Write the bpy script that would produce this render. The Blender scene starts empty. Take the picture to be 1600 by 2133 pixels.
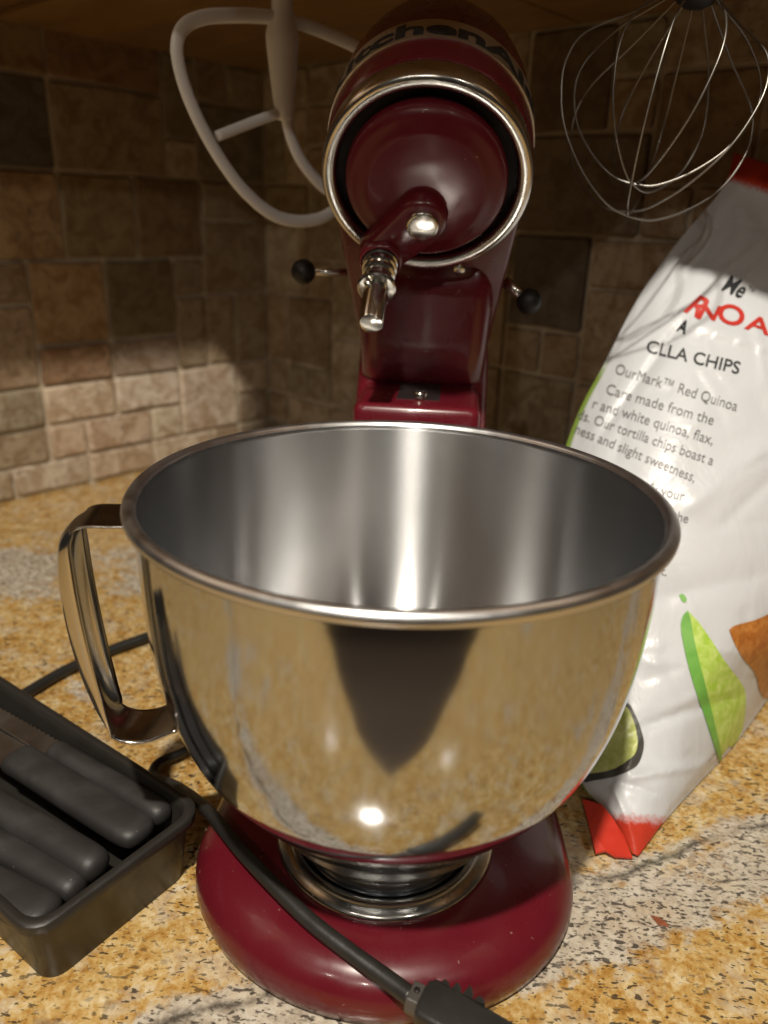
import bpy, bmesh, math, random
import numpy as np
from mathutils import Vector, Matrix
from mathutils.bvhtree import BVHTree
R = math.radians
random.seed(7)
S = bpy.context.scene
COL = S.collection

# ------------------------------------------------------------------ camera
CAM = np.array([-0.00411, -0.30672, 0.32249])
CR = np.array([0.99922816, 0.02055056, 0.03347769])
CU = np.array([-0.03863376, 0.35992704, 0.93218022])
CF = np.array([-0.0071073, 0.93275409, -0.36044318])
FPX, PW, PH = 1599.5, 1600.0, 2133.0
cd = bpy.data.cameras.new('camera'); cam = bpy.data.objects.new('camera', cd); COL.objects.link(cam)
cam.matrix_world = Matrix(((CR[0], CU[0], -CF[0], CAM[0]), (CR[1], CU[1], -CF[1], CAM[1]), (CR[2], CU[2], -CF[2], CAM[2]), (0, 0, 0, 1)))
cd.sensor_fit = 'HORIZONTAL'; cd.sensor_width = 36.0; cd.lens = 36.0 * FPX / PW
cd.clip_start = 0.01; cd.clip_end = 50
cd.dof.use_dof = True; cd.dof.focus_distance = 0.365; cd.dof.aperture_fstop = 8.5
S.camera = cam

# ------------------------------------------------------------------ world, lamps, exposure
w = bpy.data.worlds.new('World'); S.world = w; w.use_nodes = True
bg = w.node_tree.nodes['Background']
bg.inputs[0].default_value = (1.0, 0.89, 0.76, 1); bg.inputs[1].default_value = 0.022
S.view_settings.view_transform = 'Standard'; S.view_settings.look = 'None'
S.view_settings.exposure = 0.0; S.view_settings.gamma = 1.0

def downlight(loc, watts, target, size=0.026, cone=120):
    l = bpy.data.lights.new('downlight', 'SPOT'); l.energy = watts; l.color = (1.0, 0.915, 0.79)
    l.shadow_soft_size = size; l.spot_size = R(cone); l.spot_blend = 0.6
    o = bpy.data.objects.new('downlight', l); COL.objects.link(o); o.location = loc
    o.rotation_euler = (Vector(target) - Vector(loc)).to_track_quat('-Z', 'Y').to_euler()
downlight((-0.13, -0.72, 1.45), 106, (0.02, -0.15, 0))
downlight((-0.30, -1.94, 1.45), 22, (-0.1, -0.2, 0))
downlight((-0.77, -1.52, 1.45), 6, (-0.1, -0.2, 0))  # weak extra lamp, added only for a glint on the bowl's left side
downlight((0.68, -1.37, 1.45), 8, (0.1, -0.2, 0))

# ------------------------------------------------------------------ helpers: rays, meshes
def ray(px, py): return CF + CR * (px - PW / 2) / FPX - CU * (py - PH / 2) / FPX
def at(px, py, d): return CAM + ray(px, py) * d
def onz(px, py, z):
    d = ray(px, py); return CAM + d * (z - CAM[2]) / d[2]

def tag(o, label=None, cat=None, group=None, kind=None):
    if label: o['label'] = label
    if cat: o['category'] = cat
    if group: o['group'] = group
    if kind: o['kind'] = kind
    return o
def empty(name, loc=(0, 0, 0), rz=0.0):
    o = bpy.data.objects.new(name, None); COL.objects.link(o); o.location = loc; o.rotation_euler = (0, 0, rz)
    o.empty_display_size = 0.01; return o
def link(name, me, mat=None, parent=None, smooth=True, M=None):
    if mat is not None:
        for m in (mat if isinstance(mat, (list, tuple)) else [mat]): me.materials.append(m)
    if smooth: me.polygons.foreach_set('use_smooth', [True] * len(me.polygons))
    o = bpy.data.objects.new(name, me); COL.objects.link(o)
    if parent is not None: o.parent = parent
    if M is not None: o.matrix_local = M
    return o
def mesh(name, v, f, mat=None, parent=None, smooth=True, M=None, fix=True):
    me = bpy.data.meshes.new(name); me.from_pydata([tuple(map(float, p)) for p in v], [], f)
    if fix:
        b = bmesh.new(); b.from_mesh(me); bmesh.ops.recalc_face_normals(b, faces=b.faces); b.to_mesh(me); b.free()
    return link(name, me, mat, parent, smooth, M)
def sharp(o, ang=35):
    me = o.data; b = bmesh.new(); b.from_mesh(me)
    for e in b.edges:
        if len(e.link_faces) == 2 and e.calc_face_angle(0) > R(ang): e.smooth = False
    b.to_mesh(me); b.free(); return o
def lathe_vf(prof, n=64, cap0=False, cap1=False):
    v, f = [], []
    for r, z in prof:
        for k in range(n):
            a = 2 * math.pi * k / n; v.append((r * math.cos(a), r * math.sin(a), z))
    for i in range(len(prof) - 1):
        for k in range(n):
            k2 = (k + 1) % n; f.append((i * n + k, i * n + k2, (i + 1) * n + k2, (i + 1) * n + k))
    if cap0: f.append(tuple(range(n))[::-1])
    if cap1: f.append(tuple((len(prof) - 1) * n + k for k in range(n)))
    return v, f
def loft_vf(rings, cap=True):
    n = len(rings[0]); v = [p for r in rings for p in r]; f = []
    for i in range(len(rings) - 1):
        for k in range(n):
            k2 = (k + 1) % n; f.append((i * n + k, i * n + k2, (i + 1) * n + k2, (i + 1) * n + k))
    if cap:
        f.append(tuple(range(n))[::-1]); f.append(tuple((len(rings) - 1) * n + k for k in range(n)))
    return v, f
def cr(P, m=8):
    """Catmull-Rom through points, m samples a span"""
    P = np.array(P, float); n = len(P); out = []
    Q = np.vstack([2 * P[0] - P[1], P, 2 * P[-1] - P[-2]])
    for i in range(n - 1):
        p0, p1, p2, p3 = Q[i:i + 4]
        for k in range(m):
            t = k / m
            out.append(.5 * ((2 * p1) + (-p0 + p2) * t + (2 * p0 - 5 * p1 + 4 * p2 - p3) * t * t + (-p0 + 3 * p1 - 3 * p2 + p3) * t ** 3))
    out.append(P[-1]); return np.array(out)
def tube_vf(path, rad, n=10, closed=False, flat=None, up=(0, 0, 1)):
    """sweep an ellipse; rad: number or list; flat: (ratio) thickness across the second axis"""
    P = [Vector(p) for p in path]; N = len(P); v, f = [], []
    rad = [rad] * N if isinstance(rad, (int, float)) else list(rad)
    fl = [flat or 1.0] * N if not isinstance(flat, (list, tuple)) else flat
    last = Vector(up)
    for i in range(N):
        a = P[(i - 1) % N] if closed or i else P[0]; b = P[(i + 1) % N] if closed or i < N - 1 else P[-1]
        t = (b - a).normalized()
        s = last - t * last.dot(t)
        if s.length < 1e-5: s = t.orthogonal()
        s.normalize(); last = s; q = t.cross(s)
        for k in range(n):
            an = 2 * math.pi * k / n
            v.append(P[i] + s * (rad[i] * fl[i] * math.cos(an)) + q * (rad[i] * math.sin(an)))
    for i in range(N if closed else N - 1):
        j = (i + 1) % N
        for k in range(n):
            k2 = (k + 1) % n; f.append((i * n + k, i * n + k2, j * n + k2, j * n + k))
    if not closed:
        f.append(tuple(range(n))[::-1]); f.append(tuple((N - 1) * n + k for k in range(n)))
    return v, f
def join_vf(*parts):
    V, F = [], []
    for v, f in parts:
        o = len(V); V += [tuple(p) for p in v]; F += [tuple(i + o for i in q) for q in f]
    return V, F
def box_vf(x0, x1, y0, y1, z0, z1):
    v = [(x, y, z) for z in (z0, z1) for y in (y0, y1) for x in (x0, x1)]
    return v, [(0, 2, 3, 1), (4, 5, 7, 6), (0, 1, 5, 4), (2, 6, 7, 3), (0, 4, 6, 2), (1, 3, 7, 5)]
def bevel(o, wdt, seg=2, ang=30):
    m = o.modifiers.new('bevel', 'BEVEL'); m.width = wdt; m.segments = seg; m.limit_method = 'ANGLE'; m.angle_limit = R(ang)
    m.harden_normals = False; return o
def rrect(hx, hy, r, n=6, cx=0, cy=0, z=0):
    out = []
    for sx, sy, a0 in ((1, 1, 0), (-1, 1, 90), (-1, -1, 180), (1, -1, 270)):
        for k in range(n + 1):
            a = R(a0 + 90 * k / n); out.append((cx + sx * (hx - r) + r * math.cos(a), cy + sy * (hy - r) + r * math.sin(a), z))
    return out

# ------------------------------------------------------------------ materials
class NT:
    def __init__(s, name):
        s.m = bpy.data.materials.new(name); s.m.use_nodes = True; s.t = s.m.node_tree; s.b = s.t.nodes['Principled BSDF']
    def n(s, typ, **kw):
        x = s.t.nodes.new('ShaderNode' + typ)
        for k, v in kw.items():
            if k.startswith('i_'):
                key = k[2:].replace('_', ' ')
                x.inputs[int(key) if key.isdigit() else key].default_value = v
            else: setattr(x, k, v)
        return x
    def l(s, a, b): s.t.links.new(a, b)
    def set(s, **kw):
        for k, v in kw.items(): s.b.inputs[k.replace('_', ' ')].default_value = v
        return s
    def coord(s, kind='Object', scale=None, rot=None):
        c = s.n('TexCoord').outputs[kind]
        if scale or rot:
            mp = s.n('Mapping'); s.l(c, mp.inputs[0])
            if scale: mp.inputs['Scale'].default_value = scale
            if rot: mp.inputs['Rotation'].default_value = rot
            c = mp.outputs[0]
        return c
    def noise(s, c, scale, detail=4, rough=.55, dist=0):
        x = s.n('TexNoise'); x.inputs['Scale'].default_value = scale; x.inputs['Detail'].default_value = detail
        x.inputs['Roughness'].default_value = rough; x.inputs['Distortion'].default_value = dist
        s.l(c, x.inputs['Vector']); return x.outputs['Fac']
    def ramp(s, fac, stops, interp='LINEAR'):
        x = s.n('ValToRGB'); e = x.color_ramp.elements; x.color_ramp.interpolation = interp
        while len(e) > 1: e.remove(e[-1])
        for i, (p, c) in enumerate(stops):
            c = (c, c, c, 1) if isinstance(c, (int, float)) else (*c, 1)
            if i == 0: e[0].position = p; e[0].color = c
            else: q = e.new(p); q.color = c
        s.l(fac, x.inputs[0]); return x.outputs[0]
    def mix(s, fac, a, b, mode='MIX'):
        x = s.n('Mix', data_type='RGBA', blend_type=mode)
        for val, sock in ((fac, x.inputs[0]), (a, x.inputs[6]), (b, x.inputs[7])):
            if hasattr(val, 'is_output') or isinstance(val, bpy.types.NodeSocket): s.l(val, sock)
            else: sock.default_value = val if isinstance(val, (int, float)) else (*val, 1)
        return x.outputs[2]
    def math(s, op, a, b=0.0, c=0.0):
        x = s.n('Math', operation=op)
        for val, sock in ((a, x.inputs[0]), (b, x.inputs[1]), (c, x.inputs[2])):
            if isinstance(val, bpy.types.NodeSocket): s.l(val, sock)
            else: sock.default_value = val
        return x.outputs[0]
    def bump(s, h, strength=.3, dist=.001):
        x = s.n('Bump'); x.inputs['Strength'].default_value = strength; x.inputs['Distance'].default_value = dist
        s.l(h, x.inputs['Height']); s.l(x.outputs[0], s.b.inputs['Normal']); return x.outputs[0]

def simple(name, col, rough=.5, metal=0.0, var=.12, scale=40, bump=0.0, bscale=200, coat=0.0):
    t = NT(name); c = t.coord()
    nz = t.noise(c, scale, 4)
    t.l(t.mix(nz, tuple(x * (1 - var) for x in col), tuple(min(1, x * (1 + var)) for x in col)), t.b.inputs['Base Color'])
    t.l(t.ramp(t.noise(c, scale * 1.7, 5), [(.3, max(.02, rough - .06)), (.7, min(1, rough + .08))]), t.b.inputs['Roughness'])
    t.set(Metallic=metal, Coat_Weight=coat)
    if bump: t.bump(t.noise(c, bscale, 5), bump, .0006)
    return t.m

def m_granite():
    t = NT('gold_granite'); c = t.coord()
    warp = t.n('TexNoise'); warp.inputs['Scale'].default_value = 9; warp.inputs['Detail'].default_value = 5; t.l(c, warp.inputs['Vector'])
    wv = t.n('VectorMath', operation='MULTIPLY_ADD'); t.l(warp.outputs['Color'], wv.inputs[0])
    wv.inputs[1].default_value = (.055, .055, 0); t.l(c, wv.inputs[2])
    big = t.noise(c, 11, 6, .6, .3); mid = t.noise(c, 85, 6, .7, .4); fine = t.noise(c, 330, 4, .7)
    vo = t.n('TexVoronoi', feature='F1'); vo.inputs['Scale'].default_value = 300; vo.inputs['Randomness'].default_value = 1
    wv2 = t.n('VectorMath', operation='MULTIPLY_ADD'); t.l(warp.outputs['Color'], wv2.inputs[0]); wv2.inputs[1].default_value = (.02, .02, 0); t.l(c, wv2.inputs[2]); t.l(wv2.outputs[0], vo.inputs['Vector'])
    sv = t.n('SeparateXYZ'); t.l(vo.outputs['Color'], sv.inputs[0]); cell = sv.outputs[0]
    fine = t.math('ADD', t.math('MULTIPLY', fine, .62), t.math('MULTIPLY', t.math('ADD', t.math('MULTIPLY', cell, .42), .29), .38))
    gold = t.ramp(t.math('ADD', t.math('MULTIPLY', mid, .55), t.math('MULTIPLY', fine, .45)),
                  [(.36, (.26, .115, .022)), (.44, (.44, .24, .060)), (.51, (.56, .37, .135)), (.59, (.68, .53, .29)), (.66, (.76, .66, .46))])
    pale = t.ramp(t.math('ADD', t.math('MULTIPLY', mid, .5), t.math('MULTIPLY', fine, .5)),
                  [(.36, (.32, .26, .20)), (.5, (.54, .47, .37)), (.64, (.68, .62, .52))])
    # pale veins: distance from straight lines in the slab, bent by the warp
    sep = t.n('SeparateXYZ'); t.l(wv.outputs[0], sep.inputs[0])
    def vein(px, py, dx, dy, wd):
        L = math.hypot(dx, dy); nx, ny = -dy / L, dx / L
        d = t.math('ADD', t.math('MULTIPLY', sep.outputs[0], nx), t.math('MULTIPLY', sep.outputs[1], ny))
        d = t.math('ABSOLUTE', t.math('ADD', d, -(px * nx + py * ny)))
        return t.ramp(t.math('DIVIDE', d, wd), [(.25, 1.0), (1.0, 0.0)]), d
    # warp noise averages .5 -> shift of .0275
    sh = .0275
    P1, P2 = onz(1170, 1945, 0), onz(1600, 1825, 0)
    v1, d1 = vein(P1[0] + sh, P1[1] + sh, P2[0] - P1[0], P2[1] - P1[1], .036)
    P3, P4 = onz(330, 2128, 0), onz(560, 2055, 0)
    v2, d2 = vein(P3[0] + sh, P3[1] + sh, P4[0] - P3[0], P4[1] - P3[1], .016)
    P5, P6 = onz(0, 1185, 0), onz(300, 1185, 0)
    v3, d3 = vein(P5[0] + sh, P5[1] + sh, P6[0] - P5[0], P6[1] - P5[1], .085)
    vm = t.math('MAXIMUM', t.math('MAXIMUM', v1, v2), v3)
    extra = t.ramp(big, [(.57, 0.0), (.68, .75)])
    vm = t.math('MULTIPLY', vm, t.ramp(t.noise(c, 6.5, 3), [(.40, .35), (.55, 1.0)]))
    vm = t.math('MAXIMUM', vm, extra)
    vm = t.ramp(t.math('ADD', vm, t.math('MULTIPLY', t.math('SUBTRACT', mid, .5), 1.6)), [(.35, 0.0), (.65, 1.0)])
    base = t.mix(vm, gold, pale)
    clump = t.ramp(t.noise(c, 46, 5, .65, .5), [(.53, 0.0), (.62, .62)])
    base = t.mix(clump, base, t.mix(.35, pale, (.62, .50, .30)))
    grey = t.ramp(t.noise(c, 75, 5, .7, .6), [(.60, 0.0), (.68, .55)])
    base = t.mix(grey, base, (.25, .20, .15))
    # rusty patches
    base = t.mix(t.ramp(t.noise(c, 22, 5, .6, .5), [(.56, 0.0), (.74, .3)]), base, (.33, .16, .05))
    # black flecks, stretched and slanting
    def flecks(scale, sc, rot, lo, hi):
        n1 = t.noise(t.coord(scale=sc, rot=(0, 0, R(rot))), scale, 2, .5, .25)
        return t.ramp(n1, [(lo, 0.0), (hi, 1.0)])
    f1 = flecks(360, (.40, 1.0, 1), 35, .612, .64)
    f2 = flecks(520, (.5, 1.0, 1), 62, .612, .645)
    f3 = flecks(380, (.55, 1.0, 1), 25, .55, .64)
    dens = t.ramp(t.noise(c, 24, 4, .6), [(.34, 0.35), (.55, 1.0)])
    f12 = t.math('MULTIPLY', t.math('MAXIMUM', f1, f2), dens)
    f3 = t.math('MULTIPLY', f3, vm)
    fl = t.math('MAXIMUM', f12, f3)
    line = t.ramp(t.math('ADD', d2, t.math('MULTIPLY', t.math('SUBTRACT', fine, .5), .006)), [(.0006, 1.0), (.0022, 0.0)])
    fl = t.math('MAXIMUM', fl, t.math('MULTIPLY', line, t.ramp(t.noise(c, 60, 3), [(.35, 0.0), (.5, 1.0)])))
    base = t.mix(t.math('MULTIPLY', fl, .88), base, (.040, .032, .026))
    t.l(base, t.b.inputs['Base Color'])
    t.l(t.ramp(t.noise(c, 90, 5), [(.3, .07), (.7, .15)]), t.b.inputs['Roughness'])
    t.bump(fine, .05, .0004)
    return t.m

def m_tile():
    t = NT('tumbled_travertine'); c = t.coord()
    oi = t.n('ObjectInfo'); rn = t.math('MULTIPLY', oi.outputs['Random'], 30.0)
    cv = t.n('CombineXYZ'); t.l(rn, cv.inputs[0]); t.l(rn, cv.inputs[2])
    ad = t.n('VectorMath', operation='ADD'); t.l(c, ad.inputs[0]); t.l(cv.outputs[0], ad.inputs[1]); c2 = ad.outputs[0]
    a = t.noise(c2, 45, 6, .65, .8); b = t.noise(c2, 140, 5, .7, .3)
    col = t.mix(t.ramp(a, [(.40, 0.0), (.58, 1.0)]), t.mix(1.0, oi.outputs['Color'], (.66, .57, .48), 'MULTIPLY'), oi.outputs['Color'])
    col = t.mix(t.ramp(b, [(.60, 0.0), (.72, .6)]), col, t.mix(1.0, oi.outputs['Color'], (1.25, 1.2, 1.1), 'MULTIPLY'))
    pits = t.math('MULTIPLY', t.ramp(t.noise(c2, 210, 4, .65, .6), [(.38, 1.0), (.45, 0.0)]), t.ramp(t.noise(c2, 30, 3), [(.42, .25), (.60, 1.0)]))
    col = t.mix(t.math('MULTIPLY', pits, .62), col, (.12, .085, .055))
    t.l(col, t.b.inputs['Base Color']); t.set(Roughness=.62)
    h = t.math('SUBTRACT', t.math('MULTIPLY', b, .6), pits)
    t.bump(h, .5, .0014)
    return t.m

def m_red(name='burgundy_enamel', worn=0):
    t = NT(name); c = t.coord()
    nz = t.noise(c, 18, 4)
    col = t.mix(nz, (.105, .0060, .0125), (.127, .0074, .0155))
    sp = t.ramp(t.noise(c, 330, 2, .5), [(.735, 0.0), (.755, .55)])   # flour specks and chips
    col = t.mix(sp, col, (.36, .22, .18))
    t.l(col, t.b.inputs['Base Color'])
    sm = t.noise(c, 30, 6, .65, .5)
    t.l(t.ramp(sm, [(.35, .22 + .16 * worn), (.7, .38 + .2 * worn)]), t.b.inputs['Roughness'])
    t.set(Coat_Weight=.32 * (1 - worn), Coat_Roughness=.09); t.b.inputs['Specular IOR Level'].default_value = .5 - .32 * worn
    t.bump(t.noise(c, 60, 3), .03, .0006)
    return t.m

def m_metal(name, col, rough, var=.05, scale=60, aniso=0.0, grime=0.0):
    t = NT(name); c = t.coord()
    t.l(t.ramp(t.noise(c, scale, 6, .65), [(.3, max(.015, rough - var)), (.72, rough + var)]), t.b.inputs['Roughness'])
    t.set(Metallic=1.0)
    if grime:
        g = t.ramp(t.noise(c, 70, 5, .65), [(.52, 0.0), (.72, grime)])
        t.l(t.mix(g, col, (.22, .15, .07)), t.b.inputs['Base Color'])
    else: t.b.inputs['Base Color'].default_value = (*col, 1)
    if aniso:
        tg = t.n('Tangent', direction_type='RADIAL', axis='Z'); t.l(tg.outputs[0], t.b.inputs['Tangent'])
        t.set(Anisotropic=aniso, Anisotropic_Rotation=.25)
    return t.m

def m_bag():
    t = NT('white_bag_film'); uv = t.n('UVMap').outputs[0]; c = t.coord()
    sep = t.n('SeparateXYZ'); t.l(uv, sep.inputs[0])
    n = t.noise(c, 420, 2)
    v = t.math('ADD', sep.outputs[1], t.math('MULTIPLY', t.math('SUBTRACT', n, .5), .03))
    top = t.ramp(v, [(.054, 1.0), (.066, 0.0)]); bot = t.ramp(v, [(.918, 0.0), (.945, 1.0)])
    col = t.mix(t.math('MAXIMUM', top, bot), (.65, .668, .692), (.52, .045, .022))
    side = t.math('MULTIPLY', t.ramp(sep.outputs[0], [(.012, 1.0), (.02, 0.0)]), t.ramp(v, [(.30, 0.0), (.33, 1.0)]))
    col = t.mix(side, col, (.20, .30, .05))
    t.l(col, t.b.inputs['Base Color']); t.set(Roughness=.34)
    t.b.inputs['Specular IOR Level'].default_value = .45
    w1 = t.noise(t.coord(scale=(1, 1, .5)), 28, 4, .55, 1.0)
    t.bump(w1, .38, .004)
    return t.m

def m_wood():
    t = NT('honey_wood'); c = t.coord(scale=(1, 8, 8)); n = t.noise(c, 9, 6, .6, 1.2)
    t.l(t.ramp(n, [(.3, (.16, .085, .03)), (.7, (.30, .17, .06))]), t.b.inputs['Base Color']); t.set(Roughness=.4)
    return t.m

GRAN = m_granite(); TILE = m_tile(); RED = m_red(); REDW = m_red('worn_burgundy_enamel', .6); BAG = m_bag(); WOOD = m_wood()
GROUT = simple('sanded_grout', (.50, .42, .31), .85, var=.2, scale=60, bump=.5, bscale=900)
STEEL = m_metal('polished_steel', (.49, .525, .575), .12, .05, 30)
SATIN = m_metal('satin_handle_steel', (.60, .59, .58), .17, .04, 60)
BRUSH = m_metal('brushed_steel', (.64, .645, .65), .25, 0.0, 14, aniso=1.0)
RIM = m_metal('worn_rim_steel', (.66, .66, .66), .34, .06, 90)
CHROME = m_metal('chrome', (.62, .60, .56), .23, .08, 70, grime=.5)
PIN = m_metal('machined_steel', (.62, .59, .53), .17, .06, 120)
WIRE = m_metal('whisk_wire', (.30, .285, .26), .42, .06, 90)
BLACK = simple('black_rubber', (.009, .0085, .008), .5, var=.25, scale=60, bump=.15, bscale=500)
CORD = simple('black_cord', (.020, .019, .017), .42, var=.3, scale=70, bump=.2, bscale=420)
TRAYM = simple('charcoal_plastic', (.022, .020, .017), .42, var=.12, scale=50, bump=.12, bscale=900)
def m_handle():
    t = NT('knife_handle_plastic'); c = t.coord()
    dust = t.ramp(t.noise(c, 34, 5, .65, .6), [(.48, 0.0), (.74, .3)]); sp = t.ramp(t.noise(c, 640, 2, .5), [(.775, 0.0), (.79, .7)])
    col = t.mix(dust, (.026, .024, .023), (.075, .071, .068)); col = t.mix(sp, col, (.45, .42, .38))
    t.l(col, t.b.inputs['Base Color']); t.l(t.ramp(dust, [(0, .50), (.6, .65)]), t.b.inputs['Roughness']); t.bump(t.noise(c, 1100, 4), .10, .0005); return t.m
HANDLE = m_handle()
DARK = simple('recess_shade', (.012, .007, .007), .55)  # near-black colour stands in for shade in cavity, recess, slot and hole
WHITE = simple('white_coated_metal', (.86, .85, .83), .42, var=.06, scale=30)
FLOOR = simple('floor_boards', (.16, .11, .075), .5)
BANDM = m_metal('satin_band', (.66, .62, .54), .45, .06, 60)
BLADE = m_metal('blade_steel', (.55, .52, .48), .38, .06, 60)
INKB = simple('black_ink', (.020, .022, .024), .5); INKG = simple('grey_ink', (.16, .15, .15), .5)
INKR = simple('red_ink', (.55, .035, .022), .45)

# ------------------------------------------------------------------ the setting
ANG = R(48); D = np.array([math.cos(ANG), math.sin(ANG), 0]); N = np.array([math.sin(ANG), -math.cos(ANG), 0])
CORNER = np.array([-0.187, 0.803, 0.0])           # where the two tiled walls meet
APEX = np.array([0.0, -0.215, 0.0])               # inner corner of the worktop's front edge
LONG = 1.7
def prism(name, quads, z0, z1, mat, parent=None):
    b = bmesh.new()
    for q in quads:
        lo = [b.verts.new((p[0], p[1], z0)) for p in q]; hi = [b.verts.new((p[0], p[1], z1)) for p in q]
        n = len(q); b.faces.new(hi); b.faces.new(lo[::-1])
        for i in range(n): b.faces.new((lo[i], lo[(i + 1) % n], hi[(i + 1) % n], hi[i]))
    bmesh.ops.recalc_face_normals(b, faces=b.faces)
    me = bpy.data.meshes.new(name); b.to_mesh(me); b.free(); return link(name, me, mat, parent, False)
b = bmesh.new()
pts = [CORNER, CORNER + N * LONG, APEX + N * (LONG - .55), APEX, APEX - D * (LONG - .70), CORNER - D * LONG]
hi = [b.verts.new((p[0], p[1], 0)) for p in pts]; lo = [b.verts.new((p[0], p[1], -.035)) for p in pts]
for q in ((0, 3, 2, 1), (0, 5, 4, 3)):
    b.faces.new([hi[i] for i in q]); b.faces.new([lo[i] for i in q][::-1])
for i in range(6): b.faces.new((lo[i], lo[(i + 1) % 6], hi[(i + 1) % 6], hi[i]))
bmesh.ops.recalc_face_normals(b, faces=b.faces)
me = bpy.data.meshes.new('countertop'); b.to_mesh(me); b.free()
tag(link('countertop', me, GRAN, None, False), kind='structure')
v, f = box_vf(-2.5, 2.5, -3, 1.5, -.95, -.92); tag(mesh('floor', v, f, FLOOR, smooth=False), kind='structure')

U0 = .0457
ROWS = [0.002, .038, .080, .126, .172, .218, .264, .310, .355, .399, .443, .487, .531, .575]
PAL = [(.41, .33, .225), (.45, .37, .265), (.37, .29, .19), (.34, .26, .165), (.43, .345, .245), (.30, .245, .155), (.39, .31, .22),
       (.36, .265, .17), (.31, .265, .185), (.46, .385, .28), (.28, .235, .16), (.36, .28, .185)]
tile_cache = {}
def tile_mesh(wd, ht, var):
    key = (round(wd, 3), round(ht, 3), var)
    if key in tile_cache: return tile_cache[key]
    rnd = random.Random(hash(key) & 0xffff); base = []
    n = 4
    hx, hy, r = wd / 2 - .0022, ht / 2 - .0022, .003
    for sx, sy, a0 in ((1, 1, 0), (-1, 1, 90), (-1, -1, 180), (1, -1, 270)):
        for k in range(3):
            a = R(a0 + 45 * k); base.append([sx * (hx - r) + r * math.cos(a), sy * (hy - r) + r * math.sin(a)])
        nx = (-1, 1), (-1, -1), (1, -1), (1, 1)
        # a point midway along the next side, pulled in or out
        if a0 in (0, 180): base.append([rnd.uniform(-.3, .3) * hx, sy * (hy + rnd.uniform(-.0014, .0006))])
        else: base.append([sx * (hx + rnd.uniform(-.0014, .0006)), rnd.uniform(-.3, .3) * hy])
    for p in base: p[0] += rnd.uniform(-.0008, .0008); p[1] += rnd.uniform(-.0008, .0008)
    rings = [[(x, y, 0) for x, y in base], [(x, y, .0042 + rnd.uniform(-.0006, .0006)) for x, y in base],
             [(x * (1 - .0015 / hx), y * (1 - .0015 / hy), .0060 + rnd.uniform(-.0004, .0004)) for x, y in base]]
    v, f = loft_vf(rings); me = bpy.data.meshes.new('tile'); me.from_pydata(v, [], f)
    b = bmesh.new(); b.from_mesh(me); bmesh.ops.recalc_face_normals(b, faces=b.faces); b.to_mesh(me); b.free()
    me.materials.append(TILE); me.polygons.foreach_set('use_smooth', [True] * len(me.polygons))
    me.polygons[-1].use_smooth = False
    tile_cache[key] = me; return me
def tiled_wall(name, origin, ax, nrm, cols, preset, seed, top=.60):
    """origin = corner point at the worktop, ax = direction along the wall away from the corner, nrm = into the room"""
    L = cols[-1] + .02
    M = Matrix((( ax[0], 0, nrm[0], origin[0]), (ax[1], 0, nrm[1], origin[1]), (0, 1, 0, 0), (0, 0, 0, 1)))
    root = bpy.data.objects.new(name, None)
    v, f = box_vf(0, L, 0, top, -.10, 0)
    o = mesh(name, v, f, GROUT, smooth=False); o.matrix_world = M; tag(o, kind='structure')
    rnd = random.Random(seed); nc, nr = len(cols) - 1, len(ROWS) - 1; used = set()
    def put(i, j, a, b_, col):
        for p in range(a):
            for q in range(b_): used.add((i + p, j + q))
        x0, x1, z0, z1 = cols[i], cols[i + a], ROWS[j], ROWS[j + b_]
        me = tile_mesh(x1 - x0, z1 - z0, rnd.randrange(3)); t = bpy.data.objects.new('tile', me); COL.objects.link(t)
        t.parent = o; t.location = ((x0 + x1) / 2, (z0 + z1) / 2, -.0015 + rnd.uniform(-.0008, .0010)); t.rotation_euler = (rnd.uniform(-.012, .012), rnd.uniform(-.012, .012), rnd.uniform(-.006, .006))
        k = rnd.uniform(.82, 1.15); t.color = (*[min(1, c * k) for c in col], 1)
    for (i, j, a, b_, col) in preset: put(i, j, a, b_, col)
    for j in range(nr):
        for i in range(nc):
            if (i, j) in used: continue
            opts = [(2, 2), (2, 2), (1, 1), (2, 1), (1, 1), (1, 2)] if j > 1 else [(1, 1), (2, 1), (2, 1), (1, 1)]
            rnd.shuffle(opts)
            for a, b_ in opts + [(1, 1)]:
                if i + a <= nc and j + b_ <= nr and all((i + p, j + q) not in used for p in range(a) for q in range(b_)):
                    put(i, j, a, b_, rnd.choice(PAL)); break
    return o
# columns run from the corner outwards; on the left wall u = .327 - distance
lc = [0.003] + [.327 - u for u in (.268, .222, .176, .1305, .085, .042, -.004, -.05, -.095, -.14, -.186, -.232, -.277, -.32)]
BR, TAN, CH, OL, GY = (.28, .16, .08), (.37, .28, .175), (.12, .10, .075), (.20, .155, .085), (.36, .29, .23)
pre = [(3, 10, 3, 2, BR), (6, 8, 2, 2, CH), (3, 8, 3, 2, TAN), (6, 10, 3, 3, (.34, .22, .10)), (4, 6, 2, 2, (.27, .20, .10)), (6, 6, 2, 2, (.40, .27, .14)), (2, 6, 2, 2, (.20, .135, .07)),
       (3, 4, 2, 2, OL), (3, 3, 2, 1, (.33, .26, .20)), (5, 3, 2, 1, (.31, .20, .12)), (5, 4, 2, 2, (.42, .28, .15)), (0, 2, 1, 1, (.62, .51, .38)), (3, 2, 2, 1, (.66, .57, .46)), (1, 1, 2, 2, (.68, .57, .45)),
       (3, 1, 1, 1, (.66, .57, .43)), (4, 1, 2, 1, (.60, .47, .35)), (6, 1, 1, 1, (.60, .46, .33)), (5, 2, 2, 1, (.58, .47, .35)), (2, 0, 2, 1, (.68, .58, .45)), (4, 0, 2, 1, (.62, .50, .37)), (6, 0, 2, 1, (.64, .54, .42))]  # lower-row tiles coloured paler, putting extra brightness into the lit patch
tiled_wall('wall_left', CORNER, -D, N, lc, pre, 3)
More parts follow.
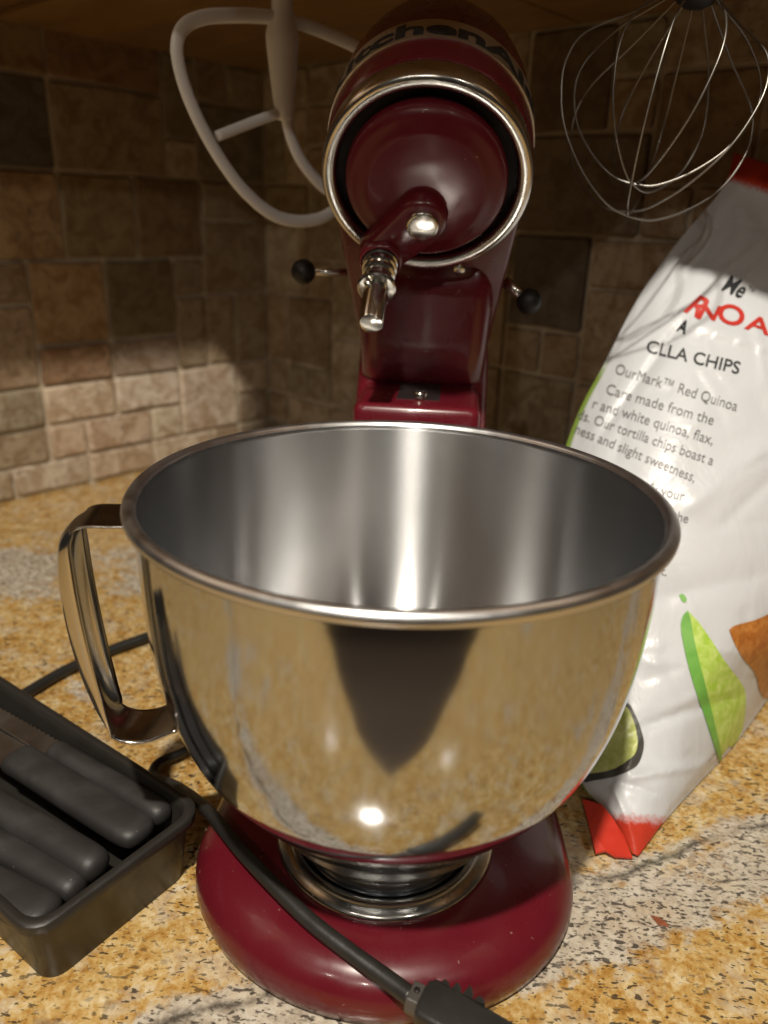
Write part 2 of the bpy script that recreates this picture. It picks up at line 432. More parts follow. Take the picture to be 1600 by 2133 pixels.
rc = [0.003] + [.045 * k for k in range(1, 24)]
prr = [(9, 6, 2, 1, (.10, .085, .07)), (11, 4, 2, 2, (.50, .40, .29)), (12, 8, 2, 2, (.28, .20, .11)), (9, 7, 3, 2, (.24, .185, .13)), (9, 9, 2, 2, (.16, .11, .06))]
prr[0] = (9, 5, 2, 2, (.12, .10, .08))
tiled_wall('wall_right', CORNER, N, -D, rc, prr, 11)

def cabinet(name, label, base, ax, nrm, length, depth, z0, z1, start=0.0):
    M = Matrix(((ax[0], nrm[0], 0, base[0]), (ax[1], nrm[1], 0, base[1]), (0, 0, 1, 0), (0, 0, 0, 1)))
    r = empty(name, (0, 0, 0)); r.matrix_world = M; tag(r, label, 'cabinet')
    v, f = box_vf(start, length, .006, depth, z0, z1); mesh('carcass', v, f, WOOD, r, False)
    n = 2; wd = (length - start) / n
    for k in range(n):
        v, f = box_vf(start + k * wd + .004, start + (k + 1) * wd - .004, depth + .001, depth + .021, z0 + .004, z1 - .01)
        bevel(mesh('door', v, f, WOOD, r, False), .003)
    return r
CABR = cabinet('wall_cabinet', 'honey wood corner cabinet above the mixer, made deep to shade its head, the flat beater hanging below it', CORNER, N, -D, .700, .48, .487, 1.15, .462)  # depth made up so the front edge shades the mixer head
cabinet('wall_cabinet', 'narrow honey wood filler cabinet added in the corner where the tiled walls meet, to shape the light on them', CORNER, N, -D, .459, .335, .487, 1.15, .004)  # added filler, its depth stepped to shape light on the tiled walls
cabinet('wall_cabinet', 'shallower honey wood wall cabinet above the chip bag', CORNER, N, -D, 1.35, .28, .487, 1.15, .703)
CABL = cabinet('wall_cabinet', 'honey wood wall cabinet on the left tiled wall, above the lit patch of tiles', CORNER, -D, N, 1.2, .300, .532, 1.15, .360)

# ------------------------------------------------------------------ stand mixer
mixer = empty('stand_mixer', (0, 0, 0), R(-4))
tag(mixer, 'burgundy stand mixer with its head tilted up and a chrome ring facing the camera', 'stand mixer')
def foot_outline(s, z, n=72):
    out = []
    for k in range(n):
        a = 2 * math.pi * k / n; c, q = math.cos(a), math.sin(a)
        if q <= 0: x, y = .0965 * c, .0835 * q
        else:
            e = .62; x = (.0965 - .020 * q) * math.copysign(abs(c) ** e, c); y = .245 * abs(q) ** .8
        out.append((x * s, .06 + (y - .06) * s if False else y * s, z))
    return out
lev = [(.955, .0015), (.985, .0035), (1.0, .0085), (.995, .0135), (.972, .0185), (.93, .0228), (.87, .0258), (.78, .0280), (.66, .0290), (.3, .0293)]
v, f = loft_vf([foot_outline(s, z) for s, z in lev]); mesh('base', v, f, RED, mixer)
# pressed clamp plate that locks the bowl
prof = [(.0545, .0290), (.0548, .0305), (.0535, .0320), (.0505, .0338), (.0475, .0346), (.0455, .0340), (.0448, .0322), (.0440, .0310), (.030, .0306), (.00004, .0306)]
v, f = lathe_vf(prof, 96); mesh('bowl_clamp_plate', v, f, CHROME, mixer)
# column
rings = []
for z, hx, y0, y1, r in [(.024, .066, .118, .238, .03), (.032, .055, .130, .232, .026), (.06, .047, .146, .228, .022), (.12, .0435, .152, .226, .02), (.19, .0435, .155, .232, .018), (.206, .044, .190, .242, .014), (.222, .044, .200, .246, .014), (.236, .0435, .205, .246, .014), (.246, .042, .21, .240, .012)]:
    rings.append(rrect(hx, (y1 - y0) / 2, r, 6, 0, (y0 + y1) / 2, z))
v, f = loft_vf(rings); mesh('column', v, f, RED, mixer)
rings = [rrect(.0375, .037, .006, 5, 0, .168, .06)] + [rrect(.0375 - e, .037 - e, .006, 5, 0, .168, z) for e, z in ((0, .214), (.0006, .2168), (.0022, .2188), (.004, .2194))]
v, f = loft_vf(rings); mesh('ledge', v, f, RED, mixer)
v, f = box_vf(-.013, .013, .150, .196, .2185, .2200); rc_ = mesh('screw_recess', v, f, DARK, mixer, False)
v, f = lathe_vf([(.00004, .0040), (.0036, .0040), (.0042, .0028), (.0042, 0)], 16); sc = mesh('adjusting_screw', v, f, PIN, mixer); sc.location = (.001, .153, .2200)
v, f = box_vf(-.0036, .0036, -.0005, .0005, .0041, .0045); s2 = mesh('slot', v, f, DARK, sc, False)

rings = [rrect(hx, .026, r, 5, 0, y0 + .026, z) for z, hx, y0, r in ((.216, .034, .2035, .010), (.219, .0385, .1975, .012), (.224, .0405, .1945, .012), (.245, .0415, .1925, .013), (.275, .0430, .1900, .015), (.306, .0440, .1880, .017))]
v, f = loft_vf(rings); mesh('neck', v, f, RED, mixer)
# tilted head: local frame x, a (towards the nose), h (up from the ring plane)
TH = R(55.5); HC = Vector((-.0012, .141, .3395))
A = Vector((0, -math.cos(TH), math.sin(TH))); NN = Vector((0, -math.sin(TH), -math.cos(TH)))
HM = Matrix(((1, A.x, -NN.x, HC.x), (0, A.y, -NN.y, HC.y), (0, A.z, -NN.z, HC.z), (0, 0, 0, 1)))
def head_outline(R0, h, tail, tw, n=28):
    out = []
    for k in range(n + 1):                        # round nose from +x over the front to -x
        an = math.pi * k / n; out.append((R0 * math.cos(an), R0 * math.sin(an), h))
    m = 8
    for k in range(1, m):
        t = k / m; out.append((-(R0 + (tw - R0) * t), -(tail - tw) * t, h))
    for k in range(0, n + 1):
        an = math.pi + math.pi * k / n; out.append((tw * math.cos(an), -(tail - tw) + tw * math.sin(an), h))
    for k in range(1, m):
        t = 1 - k / m; out.append(((R0 + (tw - R0) * t), -(tail - tw) * t, h))
    return out
hl = [(.0545, .0140, .175, .040), (.0562, .0155, .178, .0425), (.0568, .020, .180, .0440), (.0572, .036, .182, .0455), (.0570, .054, .183, .0455), (.0562, .066, .183, .0450), (.0550, .078, .182, .0440),
      (.0528, .090, .180, .0415), (.0497, .101, .177, .038), (.0450, .111, .172, .033), (.0380, .119, .165, .027), (.028, .125, .155, .020), (.015, .128, .14, .011)]
v, f = loft_vf([head_outline(*q[:1], q[1], q[2], q[3]) for q in hl])
head = mesh('motor_head', v, f, RED, mixer, M=HM)
# chrome trim ring round the planetary housing
prof = [(.0555, .0150), (.0562, .0142), (.0565, .0120), (.0568, .0050), (.0566, .0018), (.0556, -.0003), (.0535, -.0012), (.0508, -.0006), (.0492, .0008), (.0484, .0040), (.0482, .0140)]
v, f = lathe_vf(prof, 96); mesh('trim_ring', v, f, CHROME, mixer, M=HM)
v, f = lathe_vf([(.0483, .0120), (.00004, .0120)], 64); mesh('housing_cavity', v, f, DARK, mixer, M=HM)
# planetary
prof = [(.0405, .0118), (.0428, .0060), (.0436, .0020), (.0432, -.0018), (.0415, -.0046), (.0385, -.0062), (.0345, -.0070), (.0335, -.0082), (.030, -.0088), (.015, -.0092), (.00004, -.0092)]
v, f = lathe_vf(prof, 72); plan = mesh('planetary', v, f, REDW, mixer, M=HM)
PX, PA = -.0235, -.0365           # beater shaft position
HX, HA = -.0015, -.0135           # hub
def hull(r0, r1, h, e=0.0):
    dx, dy = PX - HX, PA - HA; L = math.hypot(dx, dy); an = math.atan2(dy, dx); be = math.acos((r0 - r1) / L)
    out = []
    for k in range(15):
        q = an + be + (2 * math.pi - 2 * be) * k / 14; out.append((HX + (r0 - e) * math.cos(q), HA + (r0 - e) * math.sin(q), h))
    for k in range(15):
        q = an - be + 2 * be * k / 14; out.append((PX + (r1 - e) * math.cos(q), PA + (r1 - e) * math.sin(q), h))
    return out
v, f = loft_vf([hull(.0150, .0135, -.006), hull(.0143, .0128, -.0105), hull(.0138, .0122, -.0150), hull(.0138, .0122, -.0168, .0008), hull(.0138, .0122, -.0180, .0024)])
arm = mesh('pinion_arm', v, f, RED, plan)
v, f = lathe_vf([(.0088, -.0175), (.0088, -.0195), (.0082, -.0205), (.0070, -.0208), (.00004, -.0210)], 32); hp = mesh('hub_pin', v, f, PIN, plan); hp.location = (HX + .001, HA, 0)
prof = [(.0122, -.016), (.0122, -.0205), (.0112, -.0225), (.0105, -.0225), (.0105, -.0180)]
v, f = lathe_vf(prof, 32); cl = mesh('shaft_boss', v, f, RED, plan); cl.location = (PX, PA, 0)
prof = [(.0098, -.017), (.0098, -.0225), (.0090, -.0232), (.0090, -.0250), (.0097, -.0256), (.0097, -.0275), (.0088, -.0282), (.0088, -.0300), (.0092, -.0306), (.0092, -.0325), (.0080, -.0335),
        (.0080, -.0395), (.0102, -.0402), (.0106, -.0412), (.0106, -.0432), (.0098, -.0440), (.0068, -.0442), (.0066, -.0700), (.0062, -.0712), (.0050, -.0716), (.00004, -.0718)]
v, f = lathe_vf(prof, 40); sh = sharp(mesh('beater_shaft', v, f, PIN, plan), 40); sh.location = (PX, PA, 0)
v, f = tube_vf([(0, -.0088, -.0465), (0, .0088, -.0465)], .0018, 10); cp = mesh('cross_pin', v, f, PIN, sh); cp.rotation_euler = (0, 0, R(35))
# satin band with the lettering round the nose
RB = .0570
def arc_strip(r, h0, h1, a0, a1, n=64):
    v, f = [], []
    for k in range(n + 1):
        a = a0 + (a1 - a0) * k / n
        for h, rr in ((h0, r - .0012), (h0, r), (h1, r), (h1, r - .0012)): v.append((rr * math.sin(a), rr * math.cos(a), h))
    for k in range(n):
        for q in range(4):
            q2 = (q + 1) % 4; f.append((4 * k + q, 4 * k + q2, 4 * k + 4 + q2, 4 * k + 4 + q))
    f += [(0, 1, 2, 3), tuple(4 * n + q for q in (3, 2, 1, 0))]; return v, f
v, f = arc_strip(RB + .0008, .0340, .0530, R(-88), R(88)); band = sharp(mesh('trim_band', v, f, BANDM, head), 40)
def text_vf(body, sub=0, offset=0.0):
    c = bpy.data.curves.new('t', 'FONT'); c.body = body; c.size = 1.0; c.resolution_u = 4; c.offset = offset
    o = bpy.data.objects.new('t', c); COL.objects.link(o); bpy.context.view_layer.update()
    me = bpy.data.meshes.new_from_object(o.evaluated_get(bpy.context.evaluated_depsgraph_get()))
    bpy.data.objects.remove(o); bpy.data.curves.remove(c)
    b = bmesh.new(); b.from_mesh(me); bpy.data.meshes.remove(me)
    bmesh.ops.triangulate(b, faces=b.faces)
    for _ in range(sub):
        es = [e for e in b.edges if e.calc_length() > .18]
        if es: bmesh.ops.subdivide_edges(b, edges=es, cuts=1); bmesh.ops.triangulate(b, faces=b.faces)
    v = np.array([q.co[:] for q in b.verts]); f = [tuple(x.index for x in q.verts) for q in b.faces]; b.free()
    return v, f
tv, tf = text_vf('KitchenAid', 2, .035)
tw = tv[:, 0].max() - tv[:, 0].min(); th_ = .72
ang = (tv[:, 0] - tv[:, 0].min()) / tw * R(146) - R(73)
hh = .0372 + tv[:, 1] / th_ * .0130
v = [((RB + .0011) * math.sin(a), (RB + .0011) * math.cos(a), h) for a, h in zip(ang, hh)]
mesh('lettering', v, tf, INKB, band, False)
# tilt pin, speed lever, lock lever
v, f = lathe_vf([(.0042, 0), (.0042, -.0016), (.003, -.0032), (.00004, -.0036)], 20); tp = mesh('tilt_pin', v, f, PIN, mixer, M=HM @ Matrix.Translation((.021, -.0655, .0145)))
Ry = Matrix.Rotation(R(4), 4, 'Z')               # world -> mixer space
def loc(px, py, d): return Ry @ Vector(at(px, py, d))
def ball(r, n=20): return lathe_vf([(max(.0004, r * math.sin(math.pi * k / 12)), -r * math.cos(math.pi * k / 12)) for k in range(13)], n)
def lever(name, p0, p1, rad, br, sy):
    v, f = tube_vf([p0, p0.lerp(p1, .5), p1], [rad, rad * .9, rad * .8], 12); lv = mesh(name, v, f, PIN, mixer)
    v, f = ball(br); k = mesh('knob', [(Vector(q) + p1) for q in v], f, BLACK, lv); return lv
lever('speed_lever', loc(725, 568, .50), loc(632, 566, .50), .0026, .0080, 1)
lever('lock_lever', loc(1050, 585, .495), loc(1102, 628, .495), .0038, .0082, 1)

# ------------------------------------------------------------------ mixing bowl
bowl = empty('mixing_bowl', (0, 0, 0)); tag(bowl, 'polished steel mixing bowl with a strap handle, standing on the mixer base', 'bowl')
outer = cr([(.0430, .0455), (.0480, .0468), (.0555, .0535), (.0670, .0715), (.0820, .0900), (.0938, .1080), (.1015, .1300), (.1058, .1550), (.1075, .1800), (.1080, .2000), (.1080, .2100)], 6)
lip = [(.1068, .2125)] + [(.1068 + .0029 + .0029 * math.cos(R(a)), .2134 + .0029 * math.sin(R(a))) for a in range(-150, 181, 22)]
inner = [(r - .0012, z) for r, z in cr([(.1080, .2136), (.1080, .2000), (.1075, .1800), (.1058, .1550), (.1015, .1300), (.0938, .1090), (.0820, .0915), (.0670, .0735), (.0500, .0580), (.030, .0520), (.0015, .0505)], 6)]
NB = 128
v, f = lathe_vf(list(outer) + lip[1:] + inner, NB)
o = mesh('bowl_body', v, f, [STEEL, RIM, BRUSH], bowl)
n_o, n_l = len(outer) - 1, len(lip)
for i, p in enumerate(o.data.polygons):
    row = min(p.vertices) // NB
    p.material_index = 0 if row < n_o else (1 if row < n_o + n_l - 1 else 2)
v, f = lathe_vf([(.0440, .0468), (.0428, .0455), (.0424, .0430), (.0424, .0345), (.0430, .0325), (.0424, .0314), (.0400, .0314), (.0395, .045)], 96); mesh('foot', v, f, STEEL, bowl)
# strap handle, swept in its own vertical plane
HAZ = R(187); rd = np.array([math.cos(HAZ), math.sin(HAZ), 0]); tn = np.array([math.sin(HAZ), -math.cos(HAZ), 0]); tn = tn if tn[1] < 0 else -tn
path = cr([(.1080, .2035), (.1180, .2035), (.1300, .2030), (.1385, .1960), (.1415, .1830), (.1418, .1630), (.1400, .1430), (.1365, .1250), (.1312, .1090), (.1230, .1000), (.1110, .0990), (.0965, .1050)], 5)
v, f = [], []; NP = len(path); nc = 17
for i, (r_, z_) in enumerate(path):
    a = path[max(0, i - 1)]; b2 = path[min(NP - 1, i + 1)]; t = (b2 - a) / np.linalg.norm(b2 - a); inw = np.array([t[1], -t[0]])   # towards the bowl side
    if np.dot(inw, np.array([.11, .155]) - np.array([r_, z_])) < 0: inw = -inw
    s = i / (NP - 1); curl = .0090 * max(0, math.sin(math.pi * min(1, max(0, (s - .20) / .58)))) ** .6
    hw = .0135 - .0010 * math.sin(math.pi * s)
    loop = []
    for k in range(nc):
        u = -1 + 2 * k / (nc - 1); dep = curl * abs(u) ** 3.2 + (-.0008 * (1 - u * u) if curl else 0)
        loop.append((u * hw, dep))
    th = .0011
    pts_ = [(x, dep) for x, dep in loop] + [(x * (1 - .10), dep + th) for x, dep in loop[::-1]]
    for x, dep in pts_:
        q = rd * (r_ + inw[0] * dep) + tn * x; v.append((q[0], q[1], z_ + inw[1] * dep))
m = 2 * nc
for i in range(NP - 1):
    for k in range(m):
        k2 = (k + 1) % m; f.append((i * m + k, i * m + k2, (i + 1) * m + k2, (i + 1) * m + k))
f += [tuple(range(m))[::-1], tuple((NP - 1) * m + k for k in range(m))]
mesh('handle', v, f, SATIN, bowl)

# ------------------------------------------------------------------ flat beater hanging at the left
beat = empty('flat_beater', at(590, 0, .53)); tag(beat, 'white coated flat beater hanging by its stem left of the mixer head', 'mixer beater')
BO = np.array(at(590, 100, .53)); ba = R(40); bp = np.array([math.cos(ba), math.sin(ba), 0]); bn = np.array([-math.sin(ba), math.cos(ba), 0])
def bpl(px, py):
    d = ray(px, py); return CAM + d * (((BO - CAM) @ bn) / (d @ bn))
def pq(X): return np.array([(X - BO) @ bp, X[2] - BO[2]])
left = [pq(bpl(*q)) for q in [(586, 38), (540, 33), (480, 32), (425, 36), (385, 54), (369, 92), (376, 150), (402, 225), (444, 307), (492, 378), (532, 420), (562, 443), (588, 455)]]
pts2 = cr(left, 6); cxp = 0.0
axis = lambda q: .0125 * min(1.0, max(0.0, (.03 - q) / .13))
right = [(2 * axis(p[1]) - p[0], p[1]) for p in left[::-1]]
full = cr(list(left) + [(axis(left[-1][1]), left[-1][1] - .0016)] + right, 6)
def b3(p): X = BO + bp * p[0]; return (X[0] - beat.location.x, X[1] - beat.location.y, BO[2] + p[1] - beat.location.z)
par = [tube_vf([b3(p) for p in full], .0045, 12, flat=.6, up=bn)]
mesh('frame', *par[0], WHITE, beat)
st = [pq(bpl(*q)) for q in [(588, -70), (588, 0), (588, 60), (590, 140), (592, 210), (596, 250)]]
v, f = tube_vf([b3(p) for p in cr(st, 5)], list(np.interp(np.linspace(0, 1, 26), [0, .3, .45, .7, 1], [.0068, .0080, .0125, .0095, .0058])), 14, flat=.8, up=bn); mesh('stem', v, f, WHITE, beat)
br1 = [pq(bpl(*q)) for q in [(592, 232), (550, 246), (500, 265), (452, 284)]]
v, f = tube_vf([b3(p) for p in cr(br1, 5)], .0036, 10, flat=.7, up=bn); mesh('brace', v, f, WHITE, beat)
br2 = [pq(bpl(*q)) for q in [(596, 240), (606, 285), (628, 335), (664, 380), (690, 400)]]
v, f = tube_vf([b3(p) for p in cr(br2, 5)], .0044, 10, flat=.7, up=bn); mesh('brace', v, f, WHITE, beat)
def hook(X, z1):
    X = np.array(X); p = [X + (0, 0, z1 - X[2]), X + (0, 0, .012), X + (0, .004, .003), X + (0, .001, -.003), X + (0, -.006, .0)]
    v, f = tube_vf(cr(p, 5), .0016, 8); o = mesh('hook', v, f, PIN, None); o.parent = CABR; o.matrix_parent_inverse = CABR.matrix_world.inverted()
top = np.array(b3(st[0])) + np.array(beat.location); hook(top + np.array((0, .0, .004)), .488)

# ------------------------------------------------------------------ wire whisk hanging at the right
wt, wb = at(1448, -14, .435), at(1304, 448, .445)
wz = (wt - wb) / np.linalg.norm(wt - wb); WL = np.linalg.norm(wt - wb)
whisk = empty('wire_whisk', wt); tag(whisk, 'steel balloon whisk with thin wires hanging above the chip bag', 'whisk')
wx = np.cross(wz, (0, 1, 0)); wx /= np.linalg.norm(wx); wy = np.cross(wz, wx)
for k in range(6):
    a = math.pi * (k + .28) / 6; dv = wx * math.cos(a) + wy * math.sin(a)
    dl = [0, .017, .003, .019, .002, .018][k]; bw = [.0615, .050, .058, .052, .060, .051][k]; bot = WL - dl
    half = [(.010, 0), (.018, .009), (.034, .026), (bw * .90, .046), (bw, .064), (bw * .96, .082), (bw * .82, .101), (bw * .55, .119), (bw * .25, .131)]
    half = [(r_, z_ / .1335 * bot) for r_, z_ in half]
    loop = [(-r_, z_) for r_, z_ in half] + [(.002, bot)] + [(r_, z_) for r_, z_ in half[::-1]]
    P = [dv * r_ - wz * z_ for r_, z_ in loop]
    v, f = tube_vf(cr(P, 6), .00065, 8); mesh('wire', v, f, WIRE, whisk)
Mz = Vector(wz).to_track_quat('Z', 'Y').to_matrix().to_4x4()
v, f = lathe_vf([(.00004, -.004), (.009, -.004), (.0125, -.001), (.0135, .004), (.0125, .010), (.009, .016), (.0075, .030), (.0078, .034), (.00004, .034)], 28); mesh('hub', v, f, BLACK, whisk, M=Mz)
hook(wt + wz * .036 + np.array((0, 0, .001)), .488)

# ------------------------------------------------------------------ knife tray and knives
TA, TB = np.array([-.1440, -.0795]), np.array([-.0905, -.0015])
te = (TB - TA) / np.linalg.norm(TB - TA); TW = np.linalg.norm(TB - TA); tl = np.array([-te[1], te[0]])
TLEN = .265; TZ = .042
tc = (TA + TB) / 2 + tl * TLEN / 2
tray = empty('knife_tray', (tc[0], tc[1], 0), math.atan2(tl[1], tl[0])); tag(tray, 'long charcoal plastic cutlery tray full of black knives at lower left', 'tray')
hx, hy = TLEN / 2, TW / 2
prof = [(.0095, .0015, .008), (.0080, 0.0, .009), (.0074, .0020, .0095), (.0030, .0355, .012), (.0028, .0358, .012), (.0004, .0360, .013), (0.0, .0366, .013), (0.0, .0412, .013), (.0008, .0420, .0128),
        (.0040, .0420, .011), (.0048, .0412, .0105), (.0056, .0370, .010), (.0100, .0060, .008), (.0112, .0042, .007)]
v, f = loft_vf([rrect(hx - e, hy - e, r, 6, 0, 0, z) for e, z, r in prof]); sharp(mesh('tray_body', v, f, TRAYM, tray), 50)
def tloc(p3):   # world -> tray frame (l, e)
    d = np.array(p3[:2]) - tc; return np.array([d @ tl, d @ np.array([-tl[1], tl[0]])])
rz = math.atan2(tl[1], tl[0])
def knife(end, back, zt, wid, thk, label, blade_w=.0, serr=False, droop=0.0, butt=.82):
    """end = butt of the handle in the photo, back = where handle meets the blade; zt height of the top face"""
    e, b2 = np.array(onz(*end, zt)), np.array(onz(*back, zt))
    d = b2 - e; L = np.linalg.norm(d); ang = math.atan2(d[1], d[0])
    k = empty('kitchen_knife', (e[0], e[1], zt - thk), ang); tag(k, label, 'knife', 'knives lying in the tray')
    rings = []
    for s, wf, hf in [(0.0, .30, .30), (.010, .60, .58), (.03, .84, .82), (.07, .96, .95), (.14, 1.0, 1.0), (.26, 1.0, 1.0), (.48, .97, .98), (.68, .94, .96), (.85, .92, .95), (.94, .93, .96), (.985, .92, .95), (1.0, .84, .84)]:
        ring = []
        for q in range(20):
            a = 2 * math.pi * q / 20; cx, sx = math.cos(a), math.sin(a); ex = butt
            ring.append((s * L, wid / 2 * wf * math.copysign(abs(cx) ** ex, cx) - droop * s * L, thk / 2 + thk / 2 * hf * math.copysign(abs(sx) ** ex, sx)))
        rings.append(ring)
    v, f = loft_vf(rings); mesh('handle', v, f, HANDLE, k)
    bw = blade_w or wid * .85; BL = .115; th = .0009; z = thk * .5; pts_ = []
    n = 56 if serr else 8
    y0 = -droop * L
    for q in range(n + 1): pts_.append((L - .004 + BL * q / n, y0 - bw / 2 - (.0011 * (q % 2) if serr else 0) + (.3 * bw * (q / n) ** 3)))
    pts_.append((L + BL * 1.04, y0 + bw * .30)); pts_ += [(L + BL * .9, y0 + bw * .44), (L - .004, y0 + bw / 2)]
    m_ = len(pts_); v = [(x, y, z - th) for x, y in pts_] + [(x, y, z + th) for x, y in pts_]
    f = [tuple(range(m_))[::-1], tuple(range(m_, 2 * m_))] + [(i, (i + 1) % m_, m_ + (i + 1) % m_, m_ + i) for i in range(m_)]
    mesh('blade', v, f, BLADE, k, False); return k
knife((345, 1680), (112, 1545), .0405, .0140, .0130, 'slim black handled knife with serrated blade, at the back of the tray', .011, True, butt=.9)
knife((300, 1722), (30, 1560), .0385, .0215, .0120, 'broad flat black handled knife, second from the back of the tray', .018, butt=.72)
knife((208, 1785), (-40, 1640), .0400, .0175, .0150, 'round ended black handled knife in the middle of the tray', .016, butt=.92)
knife((165, 1832), (-70, 1705), .0345, .0165, .0140, 'black handled knife lying lowest, second from the front of the tray', .015, butt=.92)
knife((105, 1890), (-130, 1772), .0375, .0200, .0130, 'wide black handled knife nearest the front rim of the tray', .017, butt=.78)

# ------------------------------------------------------------------ power cord over the base
cord = empty('power_cord', (0, 0, 0)); tag(cord, 'black power cord lying across the burgundy base with a ridged plug', 'power cord')
cp3 = [onz(330, 1318, .006), onz(230, 1355, .005), onz(130, 1400, .005), onz(40, 1452, .005), onz(-60, 1500, .005)]
c2 = [onz(520, 1480, .006), onz(440, 1535, .006), onz(378, 1568, .006), onz(330, 1590, .006), onz(322, 1618, .007), onz(370, 1640, .014), onz(432, 1688, .028), onz(500, 1770, .0345), onz(575, 1850, .0345), onz(650, 1922, .0325), onz(735, 1988, .0300), onz(800, 2035, .0285), onz(858, 2078, .0280)]
path = cr(c2, 8)
v, f = tube_vf(path, [.0027 + .0012 * (i / len(path)) for i in range(len(path))], 14); mesh('cable', v, f, CORD, cord)
v, f = tube_vf(cr([onz(560, 1180, .006), onz(440, 1270, .006)] + cp3, 8), .0040, 12); mesh('cable', v, f, CORD, cord)
pe = onz(858, 2078, .0275); pd = onz(1075, 2190, .026) - pe; pl = np.linalg.norm(pd); pz = math.atan2(pd[1], pd[0])
Mp = Matrix.Translation(pe) @ Matrix.Rotation(pz, 4, 'Z')
v, f = loft_vf([[(x, y, z) for y, z in [(-.0055, -.003), (.0055, -.003), (.0060, .0), (.0045, .0045), (-.0045, .0045), (-.0060, .0)]] for x in (-.001, .0042)]); cl = bevel(mesh('cord_clip', v, f, simple('grey_clip', (.13, .12, .11), .45, metal=.6), cord, False, Mp), .0006)
v, f = lathe_vf([(.0013, 0), (.0013, .0004), (.0001, .0004)], 14); hl_ = mesh('rivet_hole', v, f, DARK, cl); hl_.location = (.0018, .0005, .0046)
rings = []
for x, a, b2, z in [(.0044, .0075, .0046, 0), (.007, .0092, .0052, 0), (.020, .0090, .0052, -.001), (.045, .0080, .005, -.003), (.075, .0075, .005, -.006)]:
    rings.append([(x, p[0], p[1] + z) for p in rrect(a, b2, .002, 3)])
v, f = loft_vf(rings); sharp(mesh('plug', v, f, CORD, cord, M=Mp), 40)
for k in range(4):
    x = .0085 + k * .0050; s = .0012 + .0011 * ((k * 7) % 3)
    v = [(x, .0080, -.003), (x + .0046, .0080, -.003), (x + .0046, .0080, .0042), (x, .0080, .0042), (x + .0010, .0100 + 1.2 * s, -.001), (x + .0034, .0104 + .5 * s, -.001), (x + .0032, .0100 + .5 * s, .0034), (x + .0012, .0100 + 1.1 * s, .0034)]
    mesh('plug_ridge', v, [(0, 1, 2, 3), (4, 7, 6, 5), (0, 4, 5, 1), (1, 5, 6, 2), (2, 6, 7, 3), (3, 7, 4, 0)], CORD, cord, False, Mp)

# ------------------------------------------------------------------ bag of tortilla chips
bag = empty('chip_bag', onz(1290, 1740, 0)); tag(bag, 'white bag of tortilla chips with red ends leaning behind the bowl at right', 'chip bag')
BL0 = np.array(bag.location)
G = []   # rows from the top seal down: (left px, right px, depth left, depth middle, depth right)
for (l_, r_, dl, dm, dr) in [((1530, 318), (1790, 400), .595, .590, .585), ((1505, 392), (1800, 480), .588, .578, .575), ((1415, 500), (1815, 580), .570, .545, .560), ((1330, 620), (1825, 690), .560, .520, .550),
                            ((1262, 752), (1830, 820), .552, .502, .545), ((1205, 860), (1830, 960), .548, .490, .540), ((1165, 985), (1825, 1110), .540, .480, .540), ((1150, 1140), (1800, 1240), .530, .472, .545),
                            ((1150, 1300), (1740, 1340), .515, .465, .560), ((1160, 1440), (1640, 1405), .500, .458, .575), ((1180, 1560), (1535, 1545), .480, .450, None), ((1215, 1640), (1455, 1632), .455, .440, None), ((1262, 1690), (1392, 1702), None, .433, None), ((1318, 1778), (1330, 1783), None, None, None)]:
    row = []
    for s in (0, .12, .35, .65, .88, 1.0):
        px, py = l_[0] + (r_[0] - l_[0]) * s, l_[1] + (r_[1] - l_[1]) * s
        zg = onz(px, py, .003); dg = (zg - CAM) @ CF; dg = dg if dg > 0 else 9.0
        a = dg if dl is None else min(dl, dg); c_ = dg if dr is None else min(dr, dg); mdl = dg if dm is None else min(dm, dg)
        wgt = (1 - (2 * s - 1) ** 2) ** .75
        row.append(at(px, py, min(dg, (a * (1 - s) + c_ * s) * (1 - wgt) + mdl * wgt)))
    G.append(row)
G = np.array(G); NS, NTT = 120, 190
def spl(P, m):
    """resample control rows at m points (axis 0) with Catmull-Rom"""
    n = len(P); Q = np.concatenate([2 * P[:1] - P[1:2], P, 2 * P[-1:] - P[-2:-1]]); out = []
    for k in range(m):
        x = k / (m - 1) * (n - 1); i = min(int(x), n - 2); t = x - i; p0, p1, p2, p3 = Q[i], Q[i + 1], Q[i + 2], Q[i + 3]
        out.append(.5 * (2 * p1 + (p2 - p0) * t + (2 * p0 - 5 * p1 + 4 * p2 - p3) * t * t + (3 * p1 - p0 - 3 * p2 + p3) * t ** 3))
    return np.array(out)
SS = np.array([0, .12, .35, .65, .88, 1.0])
g1 = spl(G, NTT)                                   # rows dense
front = np.swapaxes(spl(np.swapaxes(g1, 0, 1), NS), 0, 1)   # [t, s]
ss = np.interp(np.linspace(0, 5, NS), range(6), SS)
# creases of the film, pressed in along lines drawn on the bag (given where the photo shows them)
def pix(X):
    d = X - CAM; z = d @ CF; return np.stack([PW / 2 + FPX * (d @ CR) / z, PH / 2 - FPX * (d @ CU) / z], -1)
PXY = pix(front); depth = np.zeros(PXY.shape[:2])
def crease(a, b_, amp, wid, side=0.0):
    a, b_ = np.array(a, float), np.array(b_, float); d = b_ - a; L = np.linalg.norm(d); d /= L; n_ = np.array([-d[1], d[0]])
    q = PXY - a; u = q @ d; w_ = q @ n_
    fade = np.clip(np.minimum(u, L - u) / (.18 * L) + .5, 0, 1)
    prof_ = np.exp(-(w_ / wid) ** 2) + side * np.where(w_ > 0, np.exp(-(np.maximum(w_, 0) / (4 * wid))), 0)
    return amp * fade * prof_
depth += crease((1425, 672), (1255, 905), .0030, 13, .7)
depth += crease((1430, 675), (1640, 742), -.0026, 16, -.9)
depth += crease((1430, 668), (1600, 590), .0018, 14, .5)
depth += crease((1420, 1060), (1640, 900), -.0022, 26, .5)
